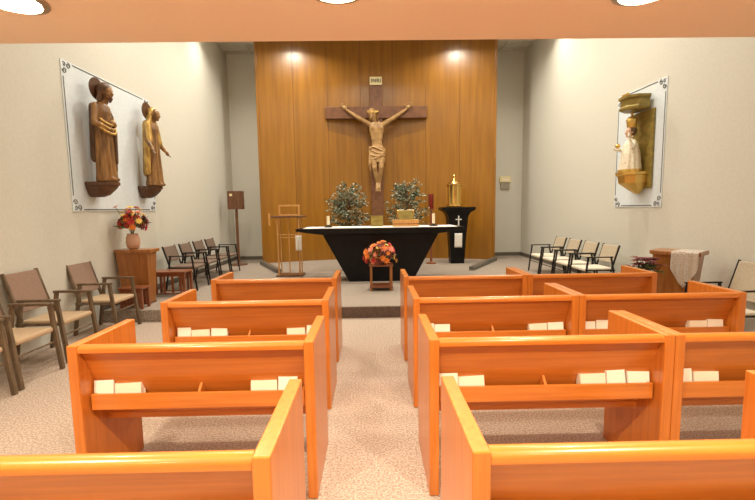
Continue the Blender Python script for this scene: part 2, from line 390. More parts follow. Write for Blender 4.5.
rx.location = (3.78, 6.98, ZP); rx.rotation_euler = (0, 0, PI)
for y, l in ((7.60, 'second from the white statue'), (8.22, 'third from the white statue'), (8.84, 'farthest from the white statue')):
    dup(rx, (3.78, y, ZP), PI, 'cream armchair of the platform row, ' + l)
lx = make_armchair('dark armchair with taupe pad, nearest in the platform row past the vase', .55, .62, .79, .44, M['blackmetal'], M['darkpad'], M['darkpad'], .026, 'dark armchairs on the platform left')
lx.location = (-3.44, 7.66, ZP)
for y, l in ((8.29, 'second'), (8.92, 'third'), (9.55, 'last, near box on a pole,')):
    dup(lx, (-3.44, y, ZP), 0, 'dark armchair with taupe pad, %s in row past the vase' % l)

# ------------------------------------------------------------------ tables and pedestals
def slat_table(name, label, x0, x1, y0, y1, z0, z1, m):
    cx, cy = (x0 + x1) / 2, (y0 + y1) / 2; hx, hy = (x1 - x0) / 2, (y1 - y0) / 2; h = z1 - z0
    t = thing(name, label, 'table', (cx, cy, z0))
    MB().box(-hx, hx, -hy, hy, h - .028, h).build('tabletop', m, t, bevel=.008)
    for sx in (-1, 1):
        for sy in (-1, 1):
            MB().box(sx * (hx - .035) - .018, sx * (hx - .035) + .018, sy * (hy - .035) - .018, sy * (hy - .035) + .018, 0.001, h - .029).build('leg', m, t)
    for sy in (-1, 1): MB().box(-hx + .055, hx - .055, sy * (hy - .035) - .008, sy * (hy - .035) + .008, h - .085, h - .029).build('apron', m, t)
    for sy in (-1, 1):
        s_ = MB()
        for k in range(4):
            x = -hx + .09 + k * (2 * hx - .18) / 3
            s_.box(x - .016, x + .016, sy * (hy - .035) - .006, sy * (hy - .035) + .006, .06, h - .086)
        s_.box(-hx + .055, hx - .055, sy * (hy - .035) - .008, sy * (hy - .035) + .008, .04, .06)
        s_.build('slat_side', m, t)
    return t
slat_table('side_table', 'small mahogany slat sided table on platform in front of vase pedestal', -3.72, -3.36, 5.995, 6.25, ZP, .50, M['mahog'])
slat_table('side_table', 'reddish slat sided table behind the vase pedestal, before the dark chairs', -3.72, -3.13, 6.88, 7.22, ZP, .60, M['mahog'])

def pedestal(label, loc, rz, w, d, h, taper):
    """front faces -y before turning; rounded front edge on the top"""
    t = thing('pedestal', label, 'pedestal', loc, rz)
    hw = w / 2
    pts = [(-hw, d / 2), (-hw, -d / 2 + .04)] + [(-hw + w * k / 10, -d / 2 + .04 - .06 * math.sin(PI * k / 10)) for k in range(1, 10)] + [(hw, -d / 2 + .04), (hw, d / 2)]
    MB().prism(pts, 'z', h - .05, h).build('top_board', M['ped'], t, bevel=.008)
    b0, b1 = hw * taper, hw * .86
    d0, d1 = d * .30, d * .42
    MB().hexa([(-b0, -d0, .02), (b0, -d0, .02), (b0, d0, .02), (-b0, d0, .02), (-b1, -d1, h - .051), (b1, -d1, h - .051), (b1, d1, h - .051), (-b1, d1, h - .051)]).build('body', M['ped'], t, bevel=.005)
    MB().box(-b0 - .01, b0 + .01, -d0 - .01, d0 + .01, 0.001, .0195).build('plinth', M['walnut'], t)
    return t
pedestal('tapered wooden pedestal holding the autumn flower vase beneath the statues', (-3.665, 6.46, ZP), 0, .56, .32, .855, .72)
pedestal('tapered wooden pedestal with lace cloth against the right wall', (3.88, 5.15, 0), -.9, .54, .42, 1.02, .55)

# lace cloth over the pedestal
def cloth(name, m, pts_fn, nu, nv, th, label, cat, loc, rz=0):
    me_v = [pts_fn(i / nu, j / nv) for j in range(nv + 1) for i in range(nu + 1)]
    fs = [(j * (nu + 1) + i, j * (nu + 1) + i + 1, (j + 1) * (nu + 1) + i + 1, (j + 1) * (nu + 1) + i) for j in range(nv) for i in range(nu)]
    o = MB().add(me_v, fs).build(name, m, None, smooth=60)
    s_ = o.modifiers.new('thick', 'SOLIDIFY'); s_.thickness = th; s_.offset = 1
    return tag(o, label, cat, None, loc, rz)
def lace_fn(u, v):
    x = -.01 + .27 * u; z = 1.0215
    L_ = .20 + .24 * (1 - abs(2 * u - 1)) ** .8     # hanging length, longest in the middle
    s_ = v * (.38 + L_)
    if s_ < .38: return (x, .18 - s_, z)
    return (x, -.205 - .03 * math.sin(PI * (x / .56 + .5)) - .008 - .012 * math.sin(u * 22) * (s_ - .38) / .4, z - (s_ - .38))
cloth('lace_cloth', M['lace'], lace_fn, 24, 30, .003, 'white crochet lace cloth draped over the pedestal by the right wall', 'cloth', (3.88, 5.15, 0), -.9)

# ------------------------------------------------------------------ flowers
def flower_bm(c, d, r, petals=9):
    m = MB(); d = Vector(d).normalized(); u = d.orthogonal().normalized(); w = d.cross(u); c = Vector(c)
    for ring, (rr, lift, cnt) in enumerate(((1, .15, petals), (.68, .5, petals - 2))):
        for k in range(cnt):
            a = 2 * PI * k / cnt + ring * .4
            e = u * math.cos(a) + w * math.sin(a)
            m.leaf(c, e + d * lift, r * rr, r * .55, up=d, fold=.15)
    m.ball(c + d * r * .12, r * .22, 8, 5)
    return m
def bouquet(t, c, rx, rz, n, r, mats, front=(0, -1, 0)):
    for k in range(n):
        a = random.uniform(0, 2 * PI); e = math.asin(random.uniform(-.25, 1))
        d = Vector((math.cos(a) * math.cos(e), math.sin(a) * math.cos(e), math.sin(e)))
        p = Vector(c) + Vector((d.x * rx, d.y * rx * .8, d.z * rz)) * random.uniform(.72, 1.0)
        flower_bm(p, d + Vector(front) * .3, r * random.uniform(.75, 1.2), random.choice((7, 8, 9))).build('flower', mats[k % len(mats)], t)
vz = thing('flower_vase', 'pink vase of red and yellow autumn flowers on pedestal', 'flowers', (-3.70, 6.45, ZP + .856))
MB().lathe([(.055, .001), (.085, .03), (.10, .10), (.095, .17), (.075, .225), (.082, .24), (.07, .238), (.06, .2)], 20).build('vase', M['pink'], vz, smooth=50)
fo = MB(); 
for k in range(90):
    a = random.uniform(0, 2 * PI); e = random.uniform(.1, 1.4); d = Vector((math.cos(a) * math.cos(e), math.sin(a) * math.cos(e), math.sin(e)))
    fo.leaf(Vector((0, 0, .32)) + d * random.uniform(.05, .2), d, random.uniform(.07, .13), .04)
fo.build('foliage', M['leaf'], vz)['kind'] = 'stuff'
sp = MB()
tips = []
for k in range(9):
    a = 2 * PI * k / 9 + .3; R_ = random.uniform(.12, .2); tp = Vector((math.cos(a) * R_, math.sin(a) * R_, random.uniform(.52, .70)))
    sp.tube([(0, 0, .2), (tp.x * .4, tp.y * .4, .40), tp], .004, 5); tips.append(tp)
sp.build('stem', M['leaf'], vz)
for k, tp in enumerate(tips): flower_bm(tp, tp - Vector((0, 0, .2)), .055).build('flower', (M['fl_ye'], M['fl_ye'], M['fl_pk'])[k % 3], vz)
bouquet(vz, (0, 0, .37), .22, .24, 52, .06, [M['fl_red'], M['fl_mar'], M['fl_or'], M['fl_red'], M['fl_ye'], M['fl_mar']], (.3, -1, 0))

# flower stand before the altar
t = thing('flower_stand', 'small open wooden stand holding the orange flowers before the altar', 'stand', (.155, 7.22, ZP))
MB().box(-.21, .21, -.16, .16, .43, .46).build('tabletop', M['mahog'], t, bevel=.005)
for sx in (-1, 1):
    for sy in (-1, 1): MB().box(sx * .175 - .02, sx * .175 + .02, sy * .125 - .02, sy * .125 + .02, .001, .4295).build('leg', M['ped'], t)
MB().box(-.20, .20, -.15, .15, .055, .095).build('base_shelf', M['mahog'], t, bevel=.004)
fa = thing('flower_arrangement', 'low mound of orange, coral and red flowers on the stand before the altar', 'flowers', (.155, 7.20, ZP + .461))
MB().lathe([(.10, 0.001), (.15, .05), (.16, .08), (.14, .08), (.08, .03)], 18).build('bowl', M['pot'], fa, smooth=50)
fo = MB()
for k in range(80):
    a = random.uniform(0, 2 * PI); e = random.uniform(-.1, 1.4); d = Vector((math.cos(a) * math.cos(e), math.sin(a) * math.cos(e), math.sin(e)))
    fo.leaf(Vector((0, 0, .10)) + d * random.uniform(.08, .22), d, random.uniform(.07, .12), .045)
fo.build('foliage', M['leaf'], fa)['kind'] = 'stuff'
bouquet(fa, (0, 0, .11), .31, .29, 70, .062, [M['fl_or'], M['fl_pk'], M['fl_or'], M['fl_red'], M['fl_ye'], M['fl_or'], M['fl_pk'], M['fl_mar'], M['fl_or']], (0, -1, .2))

# variegated potted trees behind the altar
def tree(label, loc, seed):
    random.seed(seed)
    t = thing('potted_tree', label, 'plant', loc, 0, 'variegated trees flanking the crucifix')
    MB().lathe([(.13, .001), (.17, .04), (.20, .32), (.215, .36), (.19, .36), (.18, .30)], 20).build('pot', M['pot'], t, smooth=50)
    MB().tube([(0, 0, .29), (.01, .01, .8), (-.01, 0, 1.3), (.02, 0, 1.7)], [.03, .026, .02, .01], 8).build('trunk', M['bark'], t, smooth=80)
    br = MB(); lv = MB()
    for k in range(190):
        z0 = random.uniform(.62, 1.82); a = random.uniform(0, 2 * PI)
        u = (z0 - .62) / 1.2
        R_ = .50 * math.sqrt(max(.05, 1 - (2 * u - 1) ** 2 * .85)) * random.uniform(.45, 1.08)
        rise = random.uniform(.02, .26)
        tip = Vector((math.cos(a) * R_, math.sin(a) * R_ * .8, min(z0 + rise, 2.1)))
        br.tube([(0, 0, z0 - .1), tip * .5 + Vector((0, 0, z0)) * .5 * 1.0 if False else Vector((tip.x * .5, tip.y * .5, (z0 + tip.z) / 2)), tip], .004, 4)
        for q in range(13):
            f = random.uniform(.35, 1.03); p = Vector((tip.x * f, tip.y * f, z0 + (tip.z - z0) * f)) + Vector([random.uniform(-.045, .045) for _ in range(3)])
            d = Vector((math.cos(a) + random.uniform(-1, 1), math.sin(a) + random.uniform(-1, 1), random.uniform(-.6, .8)))
            lv.leaf(p, d, random.uniform(.05, .085), random.uniform(.026, .042))
    br.build('branches', M['bark'], t)
    lv.build('foliage', M['leafvar'], t)['kind'] = 'stuff'
    return t
tree('variegated bushy potted tree behind the altar, left of the crucifix foot', (-.50, 9.55, ZP), 3)
tree('variegated bushy potted tree behind the altar, right of the crucifix foot', (.82, 9.55, ZP), 5)
random.seed(11)
ps = thing('poinsettia', 'dark red leafy plant in a tall footed pot before the lace draped pedestal', 'plant', (3.36, 4.98, 0))
MB().lathe([(.12, .001), (.12, .02), (.05, .05), (.045, .48), (.09, .52), (.12, .66), (.13, .70), (.11, .70), (.10, .62)], 18).build('pot', M['pot'], ps, smooth=50)
st = MB(); lv = MB(); gl = MB()
for k in range(24):
    a = 2 * PI * k / 12 + random.uniform(-.2, .2); R_ = random.uniform(.03, .17); z = random.uniform(.80, .95)
    tip = Vector((math.cos(a) * R_, math.sin(a) * R_, z)); st.tube([(0, 0, .62), tip], .005, 5)
    for q in range(7):
        b = 2 * PI * q / 7 + random.uniform(-.2, .2); lv.leaf(tip, (math.cos(b), math.sin(b), random.uniform(-.1, .3)), random.uniform(.06, .09), .035, up=(0, 0, 1))
    for q in range(4):
        b = random.uniform(0, 2 * PI); gl.leaf(tip - Vector((0, 0, .07)), (math.cos(b), math.sin(b), -.2), .09, .04, up=(0, 0, 1))
st.build('stem', M['bark'], ps); lv.build('bracts', M['leafred'], ps)['kind'] = 'stuff'; gl.build('foliage', M['leaf'], ps)['kind'] = 'stuff'

# ------------------------------------------------------------------ altar
AX, AY = .175, 8.35
al = thing('altar', 'black altar with flared trapezoid base and wide boat shaped top', 'altar', (AX, AY, ZP))
MB().hexa([(-.63, -.30, .001), (.63, -.30, .001), (.63, .30, .001), (-.63, .30, .001), (-1.12, -.36, .93), (1.12, -.36, .93), (1.12, .36, .93), (-1.12, .36, .93)]).build('base', M['black'], al, bevel=.006)
top = []
for k in range(-16, 17):
    x = k / 16 * 1.64; q = abs(x) / 1.64
    zb = .931 + .075 * max(0, (q - .62) / .38) ** 1.4; hd = .42 - .06 * q ** 3
    top.append([(x, -hd + .02, zb), (x, -hd, zb + .02), (x, -hd, 1.052), (x, hd, 1.052), (x, hd, zb + .02), (x, hd - .02, zb)])
MB().rings(top).build('slab', M['black'], al, smooth=30)
o = MB().box(-1.50, 1.50, -.345, .345, 0, .012).build('altar_cloth', M['linen'], None, bevel=.004)
tag(o, 'long white linen cloth lying on the black altar top', 'altar cloth', None, (AX, AY, ZP + 1.053))
ZT = ZP + 1.0655
def candle(x, y, h, label):
    t = thing('altar_candle', label, 'candle', (x, y, ZT), 0, 'candles on the altar')
    MB().lathe([(.085, .0005), (.088, .012), (.05, .022), (.038, .03), (.038, .05), (.030, .05), (.030, .03)], 18).build('holder', M['blackmetal'], t, smooth=50)
    MB().lathe([(.028, .031), (.028, h), (.018, h + .004)], 16).build('wax', M['wax'], t, smooth=50)
    MB().tube([(0, 0, h), (0, 0, h + .02)], .002, 5).build('wick', M['blackmetal'], t)
candle(-.86, 8.25, .225, 'short cream candle at the end of the altar near the lectern')
candle(1.24, 8.25, .245, 'short cream candle at the end of the altar near the tabernacle')
o = MB().box(-.125, .125, -.012, .012, 0, .215)
o = o.build('gold_plaque', M['olive'], None, bevel=.006); tag(o, 'square olive gold plaque standing on the altar before the crucifix foot', 'plaque', None, (.115, 8.45, ZT))
# missal stand with open book
ms = thing('missal_stand', 'wooden box bookstand on the altar carrying an open gilt book', 'bookstand', (.685, 8.30, ZT))
MB().box(-.255, .255, -.13, .15, .001, .135).build('box_base', M['brasswood'], ms, bevel=.006)
MB().box(-.262, .262, -.138, .158, .048, .060).build('moulding', M['mahog'], ms)
MB().prism([(.09, .136), (-.11, .136), (-.06, .30), (-.04, .31), (.09, .17)], 'x', -.15, .15).build('rest', M['olive'], ms, bevel=.004)
ob = thing('open_book', 'open gilt edged book resting on the wooden altar bookstand', 'book', (.685, 8.30, ZT))
for s_ in (-1, 1):
    pr = [(0, 0), (.08, .020), (.165, .012), (.165, 0)] if s_ > 0 else [(0, 0), (-.165, 0), (-.165, .012), (-.08, .020)]
    mm = MB().prism(pr, 'y', 0, .20)
    R_ = Matrix.Rotation(PI, 4, 'Z') @ Matrix.Translation((0, -.108, .172)) @ Matrix.Rotation(math.radians(47.5), 4, 'X')
    mm.v = [R_ @ q for q in mm.v]; mm.build('pages', M['paper'], ob)
mm = MB().box(-.172, .172, -.006, .206, -.006, -.0005); mm.v = [R_ @ q for q in mm.v]; mm.build('cover', M['gold'], ob)

# tabernacle and its stand
tb = thing('tabernacle_stand', 'black tapered column with flared top and white cross, under the gold tabernacle', 'stand', (2.19, 10.62, ZP))
MB().rings([[(-a, -b, z), (a, -b, z), (a, b, z), (-a, b, z)] for a, b, z in ((.17, .15, .001), (.20, .18, .6), (.25, .22, 1.2), (.30, .25, 1.30), (.42, .30, 1.375), (.42, .30, 1.435))]).build('column', M['black'], tb)
x = MB(); x.box(-.012, .012, -.262, -.235, .93, 1.22); x.box(-.075, .075, -.262, -.235, 1.115, 1.139); x.build('cross', M['linen'], tb)
def tabcloth(u, v): 
    y = -.19 - .035 * v; return (-.10 + .19 * u, -.212 + .0 * v + .010 * math.sin(u * 13) - .03 + .02 * v, .78 - .36 * v)
cloth('hanging_cloth', M['linen'], tabcloth, 12, 8, .004, 'white linen cloth hanging on the front of the black tabernacle column', 'cloth', (2.19, 10.60, ZP))
tn = thing('tabernacle', 'round brass tabernacle with domed lid on the black column', 'tabernacle', (2.12, 10.62, ZP + 1.4355))
MB().lathe([(.20, .001), (.205, .03), (.18, .05), (.175, .08), (.175, .52), (.19, .54), (.19, .57), (.17, .58)], 28).build('drum', M['brass'], tn, smooth=40)
g = MB()
for k in range(10):
    a = 2 * PI * k / 10; g.box(.172, .183, -.012, .012, .085, .515, Matrix.Rotation(a, 4, 'Z'))
g.build('ribs', M['gold'], tn)
MB().lathe([(.175, .581), (.16, .60), (.12, .65), (.06, .69), (.03, .72), (.02, .75), (.035, .775), (.02, .80), (.005, .84)], 24).build('lid', M['brass'], tn, smooth=50)

# sanctuary lamp on a pole
sl = thing('sanctuary_lamp', 'tall dark wood lamp pole with red glass beside the tabernacle column', 'lamp', (1.52, 10.55, ZP))
MB().lathe([(.13, .001), (.13, .025), (.05, .045), (.03, .06)], 20).build('foot', M['mahog'], sl, smooth=40)
MB().box(-.03, .03, -.03, .03, .06, 1.37).build('pole', M['mahog'], sl, bevel=.004)
MB().box(-.065, .065, -.065, .065, 1.371, 1.40).build('tray', M['mahog'], sl)
MB().lathe([(.045, 1.401), (.06, 1.45), (.06, 1.70), (.052, 1.77), (.045, 1.77), (.045, 1.42)], 18).build('glass', M['redglass'], sl, smooth=50)
for a, b in ((-1, -1), (1, -1), (1, 1), (-1, 1)): MB().box(a * .058 - .006, a * .058 + .006, b * .058 - .006, b * .058 + .006, 1.4005, 1.80).build('corner_post', M['mahog'], sl)

# lectern
lc = thing('lectern', 'spindly honey wood lectern with thin legs left of the altar', 'lectern', (-1.79, 8.96, ZP))
for x, y in ((-.21, -.13), (.24, -.13), (-.21, .15), (.24, .15)):
    MB().tube([(x, y, .03), (x, y, 1.26)], .018 if y < 0 else .013, 8).build('leg', M['brasswood'], lc)
MB().tube([(.0, .0, .03), (.0, .0, 1.26)], .013, 8).build('post', M['brasswood'], lc)
MB().box(-.27, .30, -.19, .21, .001, .03).build('base_board', M['walnut'], lc, bevel=.005)
MB().box(-.33, .35, -.22, .22, 1.262, 1.30).build('top_shelf', M['walnut'], lc, bevel=.006)
r_ = MB(); r_.tube([(-.21, -.13, .90), (.24, -.13, .90)], .010, 6); r_.tube([(-.21, -.13, .84), (.24, -.13, .84)], .008, 6); r_.build('rail', M['brasswood'], lc)
f = MB()
for x in (-.20, .22): f.box(x - .016, x + .016, .05, .08, 1.301, 1.53)
f.box(-.22, .24, .048, .082, 1.50, 1.535); f.box(-.183, .203, .056, .076, 1.302, 1.33)
f.build('book_frame', M['brasswood'], lc, bevel=.003)
MB().tube([(-.36, -.20, 1.10), (-.36, -.20, 1.36)], [.02, .02], 8).build('side_handle', M['brasswood'], lc)
MB().bar((-.36, -.20, 1.281), (-.30, -.20, 1.281), .03, .02, (0, 0, 1)).build('handle_bracket', M['brasswood'], lc)
def lcl(u, v): return (.17 + .13 * u, -.155 + .012 * math.sin(u * 14) - .01 * v, .88 - .32 * v)
cloth('lectern_cloth', M['linen'], lcl, 12, 8, .004, 'small white cloth hanging from the rail of the wooden lectern', 'cloth', (-1.79, 8.945, ZP))

# kerb bars
def kerb(a, b, label):
    o = MB().bar((a[0], a[1], ZP + .046), (b[0], b[1], ZP + .046), .12, .09, (b[1] - a[1], a[0] - b[0], 0)).build('kerb_bar', M['greybar'], None, bevel=.01)
    return tag(o, label, 'kerb')
kerb((-2.93, 10.98), (-2.12, 9.32), 'low grey kerb bar on the floor from the panelling edge to the lectern')
kerb((3.30, 10.98), (2.25, 9.25), 'low grey kerb bar on the floor right of the tabernacle column')

# box on a pole in the left corner
bx = thing('collection_box', 'dark wooden box on a slim pole with round base in the corner', 'box', (-3.52, 10.9, ZP))
MB().lathe([(.22, .001), (.22, .03), (.06, .05), (.03, .07)], 22).build('foot', M['walnut'], bx, smooth=40)
MB().tube([(0, 0, .06), (0, 0, 1.46)], .035, 10).build('pole', M['walnut'], bx)
MB().box(-.19, .19, -.10, .10, 1.461, 1.93).build('case', M['walnut'], bx, bevel=.008)
MB().box(-.13, -.06, -.104, -.1005, 1.80, 1.86).build('label_plate', M['ivoryplastic'], bx)
# thermostat pair
th_ = thing('thermostat', 'small ivory and grey thermostat box on the end wall', 'thermostat', (3.87, YB - .001, 2.28))
MB().box(-.16, .16, -.06, 0, .02, .19).build('dial_case', M['ivoryplastic'], th_, bevel=.01)
MB().box(-.13, .13, -.05, 0, -.17, .0).build('lower_case', M['greyplastic'], th_, bevel=.008)
MB().box(-.09, .09, -.066, -.0605, .07, .13).build('display', M['cover_b'], th_)

# ------------------------------------------------------------------ bordered wall panels
def wall_panel(x, sgn, y0, y1, z0, z1, label, corners):
    t = thing('bordered_panel', label, 'wall panel', (x, 0, 0))
    a, b = (x + 0, x + sgn * .012)
    MB().box(min(0, sgn * .012), max(0, sgn * .012), y0, y1, z0, z1).build('board', M['panelblue'], t)
    e0, e1 = sorted((sgn * .0125, sgn * .016)); i = .018; w = .013; c = .21
    g = MB()
    g.box(e0, e1, y0 + i, y0 + i + w, z0 + c, z1 - c); g.box(e0, e1, y1 - i - w, y1 - i, z0 + c, z1 - c)
    g.box(e0, e1, y0 + c, y1 - c, z0 + i, z0 + i + w); g.box(e0, e1, y0 + c, y1 - c, z1 - i - w, z1 - i)
    g.build('border_line', M['line'], t)
    for cy, cz, sy, sz in ((y0, z0, 1, 1), (y1, z0, -1, 1), (y0, z1, 1, -1), (y1, z1, -1, -1)):
        m = MB(); X = (e0 + e1) / 2
        def curl(o, r, turns, d0, dirn):
            pts = []
            for k in range(15):
                q = k / 14; an = d0 + dirn * q * turns * 2 * PI; rr = r * (1 - .75 * q)
                pts.append((X, cy + sy * (o[0] + rr * math.cos(an)), cz + sz * (o[1] + rr * math.sin(an))))
            m.tube(pts, .0065, 5)
        curl((.055, .125), .04, 1.2, PI, -1); curl((.125, .055), .04, 1.2, -PI / 2, 1); curl((.055, .055), .030, .9, PI * 1.25, 1)
        m.build('corner_scroll', M['line'], t)
wall_panel(WL + .0005, 1, 5.567, 7.686, 1.62, 3.576, 'pale blue bordered panel on the wall behind the two wooden statues', None)
wall_panel(WR - .0005, -1, 6.19, 7.395, 1.566, 3.47, 'pale blue bordered panel behind the white gowned statue shrine', None)

# ------------------------------------------------------------------ statues
def robe(m, prof, k, amp, n=72, ph=0.0, twist=0.6):
    """prof: (z, rx, ry, cx, cy, fold 0..1)"""
    R = []
    # resample
    for i in range(len(prof) - 1):
        a, b = prof[i], prof[i + 1]; st_ = 5
        for q in range(st_ + (1 if i == len(prof) - 2 else 0)):
            u = q / st_; z, rx, ry, cx, cy, fo_ = [a[j] + (b[j] - a[j]) * u for j in range(6)]
            ring = []
            for j in range(n):
                th = 2 * PI * j / n; w = math.sin(k * th + ph + twist * z) * .6 + math.sin((k + 4) * th + 1.7 - twist * z) * .4
                s_ = 1 + amp * fo_ * w
                ring.append((cx + rx * s_ * math.cos(th), cy + ry * s_ * math.sin(th), z))
            R.append(ring)
    m.rings(R); return m
def hand(m, wrist, palm_dir, finger_dir, side, s=1.0):
    """palm with four fingers and thumb; fingers curl slightly towards palm_dir"""
    w = Vector(wrist); f = Vector(finger_dir).normalized(); sd = Vector(side).normalized(); pd = Vector(palm_dir).normalized()
    m.ball(w + f * .05 * s, (.045 * s, .045 * s, .045 * s), 10, 7)
    m.bone(w, w + f * .08 * s, .026 * s, .034 * s)
    for i, L_ in enumerate((.075, .088, .082, .062)):
        b = w + f * .085 * s + sd * (i - 1.5) * .021 * s
        k1 = b + (f + sd * (i - 1.5) * .08) * L_ * .5 * s + pd * .006 * s; k2 = k1 + (f + sd * (i - 1.5) * .05 + pd * .45) * L_ * .55 * s
        m.bone(b, k1, .012 * s, .011 * s, 8); m.bone(k1, k2, .011 * s, .008 * s, 8)
    b = w + f * .03 * s - sd * .03 * s; k1 = b + (f * .6 - sd * .8 + pd * .3) * .045 * s
    m.bone(b, k1, .014 * s, .012 * s, 8); m.bone(k1, k1 + (f * .9 - sd * .3 + pd * .3) * .038 * s, .012 * s, .009 * s, 8)
def head(m, c, fwd, s=1.0, up=(0, 0, 1)):
    """skull, jaw, nose, brow, ears, neck stub; s=1 gives a 0.23 m head"""
    c = Vector(c); f = Vector(fwd).normalized(); u = Vector(up); u = (u - f * u.dot(f)).normalized(); r = f.cross(u)
    rot = Matrix((r, f, u)).transposed()
    m.ball(c + u * .02 * s, (.078 * s, .095 * s, .105 * s), 16, 11, rot)
    m.ball(c - u * .055 * s + f * .025 * s, (.056 * s, .066 * s, .065 * s), 12, 9, rot)
    m.bone(c + f * .09 * s + u * .015 * s, c + f * .112 * s - u * .028 * s, .010 * s, .017 * s, 8)
    for q in (-1, 1):
        m.ball(c + r * q * .08 * s - f * .005 * s - u * .005 * s, (.012 * s, .022 * s, .032 * s), 8, 6, rot)
        m.bone(c + f * .088 * s + r * q * .016 * s + u * .026 * s, c + f * .074 * s + r * q * .052 * s + u * .026 * s, .011 * s, .010 * s, 8)
        m.ball(c + f * .083 * s + r * q * .032 * s + u * .003 * s, (.014 * s, .010 * s, .009 * s), 8, 6, rot)
        m.ball(c + f * .075 * s + r * q * .036 * s - u * .03 * s, (.024 * s, .018 * s, .024 * s), 8, 6, rot)
    m.bone(c + f * .088 * s - r * .02 * s - u * .060 * s, c + f * .088 * s + r * .02 * s - u * .060 * s, .010 * s, .010 * s, 8)
    m.ball(c + f * .078 * s - u * .098 * s, (.024 * s, .022 * s, .020 * s), 8, 6, rot)
    return rot
def bracket(label, loc, w, d, h):
    t = thing('corbel_bracket', label, 'bracket', loc)
    # loc is on the wall under the figure; +x comes out of the wall
    pl = lambda s_: [(-.0, -w / 2 * s_), (d * .55 * s_, -w / 2 * s_), (d * s_, -w / 4 * s_), (d * s_, w / 4 * s_), (d * .55 * s_, w / 2 * s_), (0, w / 2 * s_)]
    MB().rings([[(x, y, z) for x, y in pl(s_)] for s_, z in ((1, 0), (1, -.05))]).build('shelf', M['statue_dark'], t, bevel=.006)
    MB().rings([[(x, y, z) for x, y in pl(s_)] for s_, z in ((.95, -.051), (.88, -.09), (.62, -h + .03), (.40, -h))]).build('corbel', M['statue_dark'], t, bevel=.006)
bracket('dark carved bracket under the bearded robed statue nearest the photographer', (WL + .017, 5.98, 2.03), .32, .35, .21)
bracket('dark carved bracket under the veiled statue near the altar', (WL + .017, 7.28, 2.04), .31, .31, .20)

# robed man with gilt hemmed mantle
s1 = thing('statue', 'carved wooden robed figure with arm across waist and gold edged mantle', 'statue', (-3.74, 5.98, 2.031)); s1.scale = (1, 1, .95)
m = MB()
robe(m, [(.002, .165, .20, .02, 0, 1), (.10, .155, .19, .02, 0, 1), (.45, .14, .18, .02, 0, .9), (.72, .13, .175, .02, 0, .6), (.86, .125, .165, .02, 0, .4), (1.0, .13, .18, .02, 0, .2), (1.09, .11, .185, .015, 0, 0), (1.14, .07, .12, .015, 0, 0), (1.17, .05, .055, .03, 0, 0)], 9, .17)
m.bone((.03, 0, 1.12), (.06, 0, 1.22), .052, .048)
m.bone((.0, -.17, 1.07), (.02, -.255, .83), .062, .052); m.bone((.02, -.255, .83), (.16, -.10, .75), .052, .036)
hand(m, (.165, -.09, .745), (-1, .2, 0), (.25, 1, .05), (0, 0, 1), .95)
m.bone((.0, .17, 1.07), (.02, .235, .85), .062, .052); m.bone((.02, .235, .85), (.17, .12, .84), .05, .036)
hand(m, (.175, .11, .845), (-1, -.2, 0), (.25, -1, .1), (0, 0, -1), .95)
for q in (-1, 1): m.ball((.15, q * .07, .035), (.075, .04, .035))
m.sxy(.74); head(m, (.085, 0, 1.29), (1, -.12, -.05), .92); m.bone((.03, 0, 1.12), (.06, 0, 1.22), .046, .044)
m.fuse('figure', M['statue'], s1, .011, 3)
h_ = MB(); h_.ball((.062, 0, 1.338), (.102, .096, .098)); h_.ball((.03, 0, 1.24), (.06, .08, .10))
for q in (-1, 1): h_.bone((.055, q * .075, 1.30), (.03, q * .075, 1.17), .03, .035)
h_.bone((.155, -.012, 1.197), (.14, -.010, 1.15), .030, .016)
o = h_.fuse('hair', M['statue_dark'], s1, .012, 3); o['label'] = 'dark carved hair and beard'
mm = MB().lathe([(.002, 0), (.155, .0), (.16, .008), (.155, .018), (.002, .02)], 32)
R_ = Matrix.Translation((-.045, 0, 1.34)) @ Matrix.Rotation(math.radians(90), 4, 'Y'); mm.v = [R_ @ q for q in mm.v]
mm.build('halo', M['statue_dark'], s1, smooth=40)
# mantle: over the far shoulder, around the back and swept across the waist
ma = MB()
for a, b, ra, rb in (((-.02, .15, 1.12), (.03, .215, .95), .06, .065), ((.03, .215, .95), (.05, .20, .55), .06, .07), ((.05, .20, .55), (.06, .19, .18), .065, .05), ((.10, .19, .75), (.12, .16, .30), .05, .035),
                     ((-.10, .08, 1.10), (-.13, .08, .30), .06, .07), ((-.11, -.07, 1.08), (-.14, -.06, .35), .06, .07)): ma.bone(a, b, ra, rb)
ma.sxy(.76)
o = ma.fuse('mantle', M['statue_dark'], s1, .013, 5); o['label'] = 'dark mantle over the shoulder'
def sweep(z0, z1, off): 
    pts = []
    for k in range(15):
        u = k / 14; th = math.radians(-70 + 150 * u)
        pts.append((.02 + (.155 + off) * math.cos(th), (.21 + off) * math.sin(th) * (1.0), z0 + (z1 - z0) * u - .12 * math.sin(PI * u)))
    return pts
for q in range(3):
    g = MB().tube(sweep(.90 - q * .065, .98 - q * .06, .008 + .006 * q), [.008] + [.019] * 13 + [.008], 8).sxy(.76)
    g.build('gilt_fold', M['statue_gold'], s1, smooth=80)

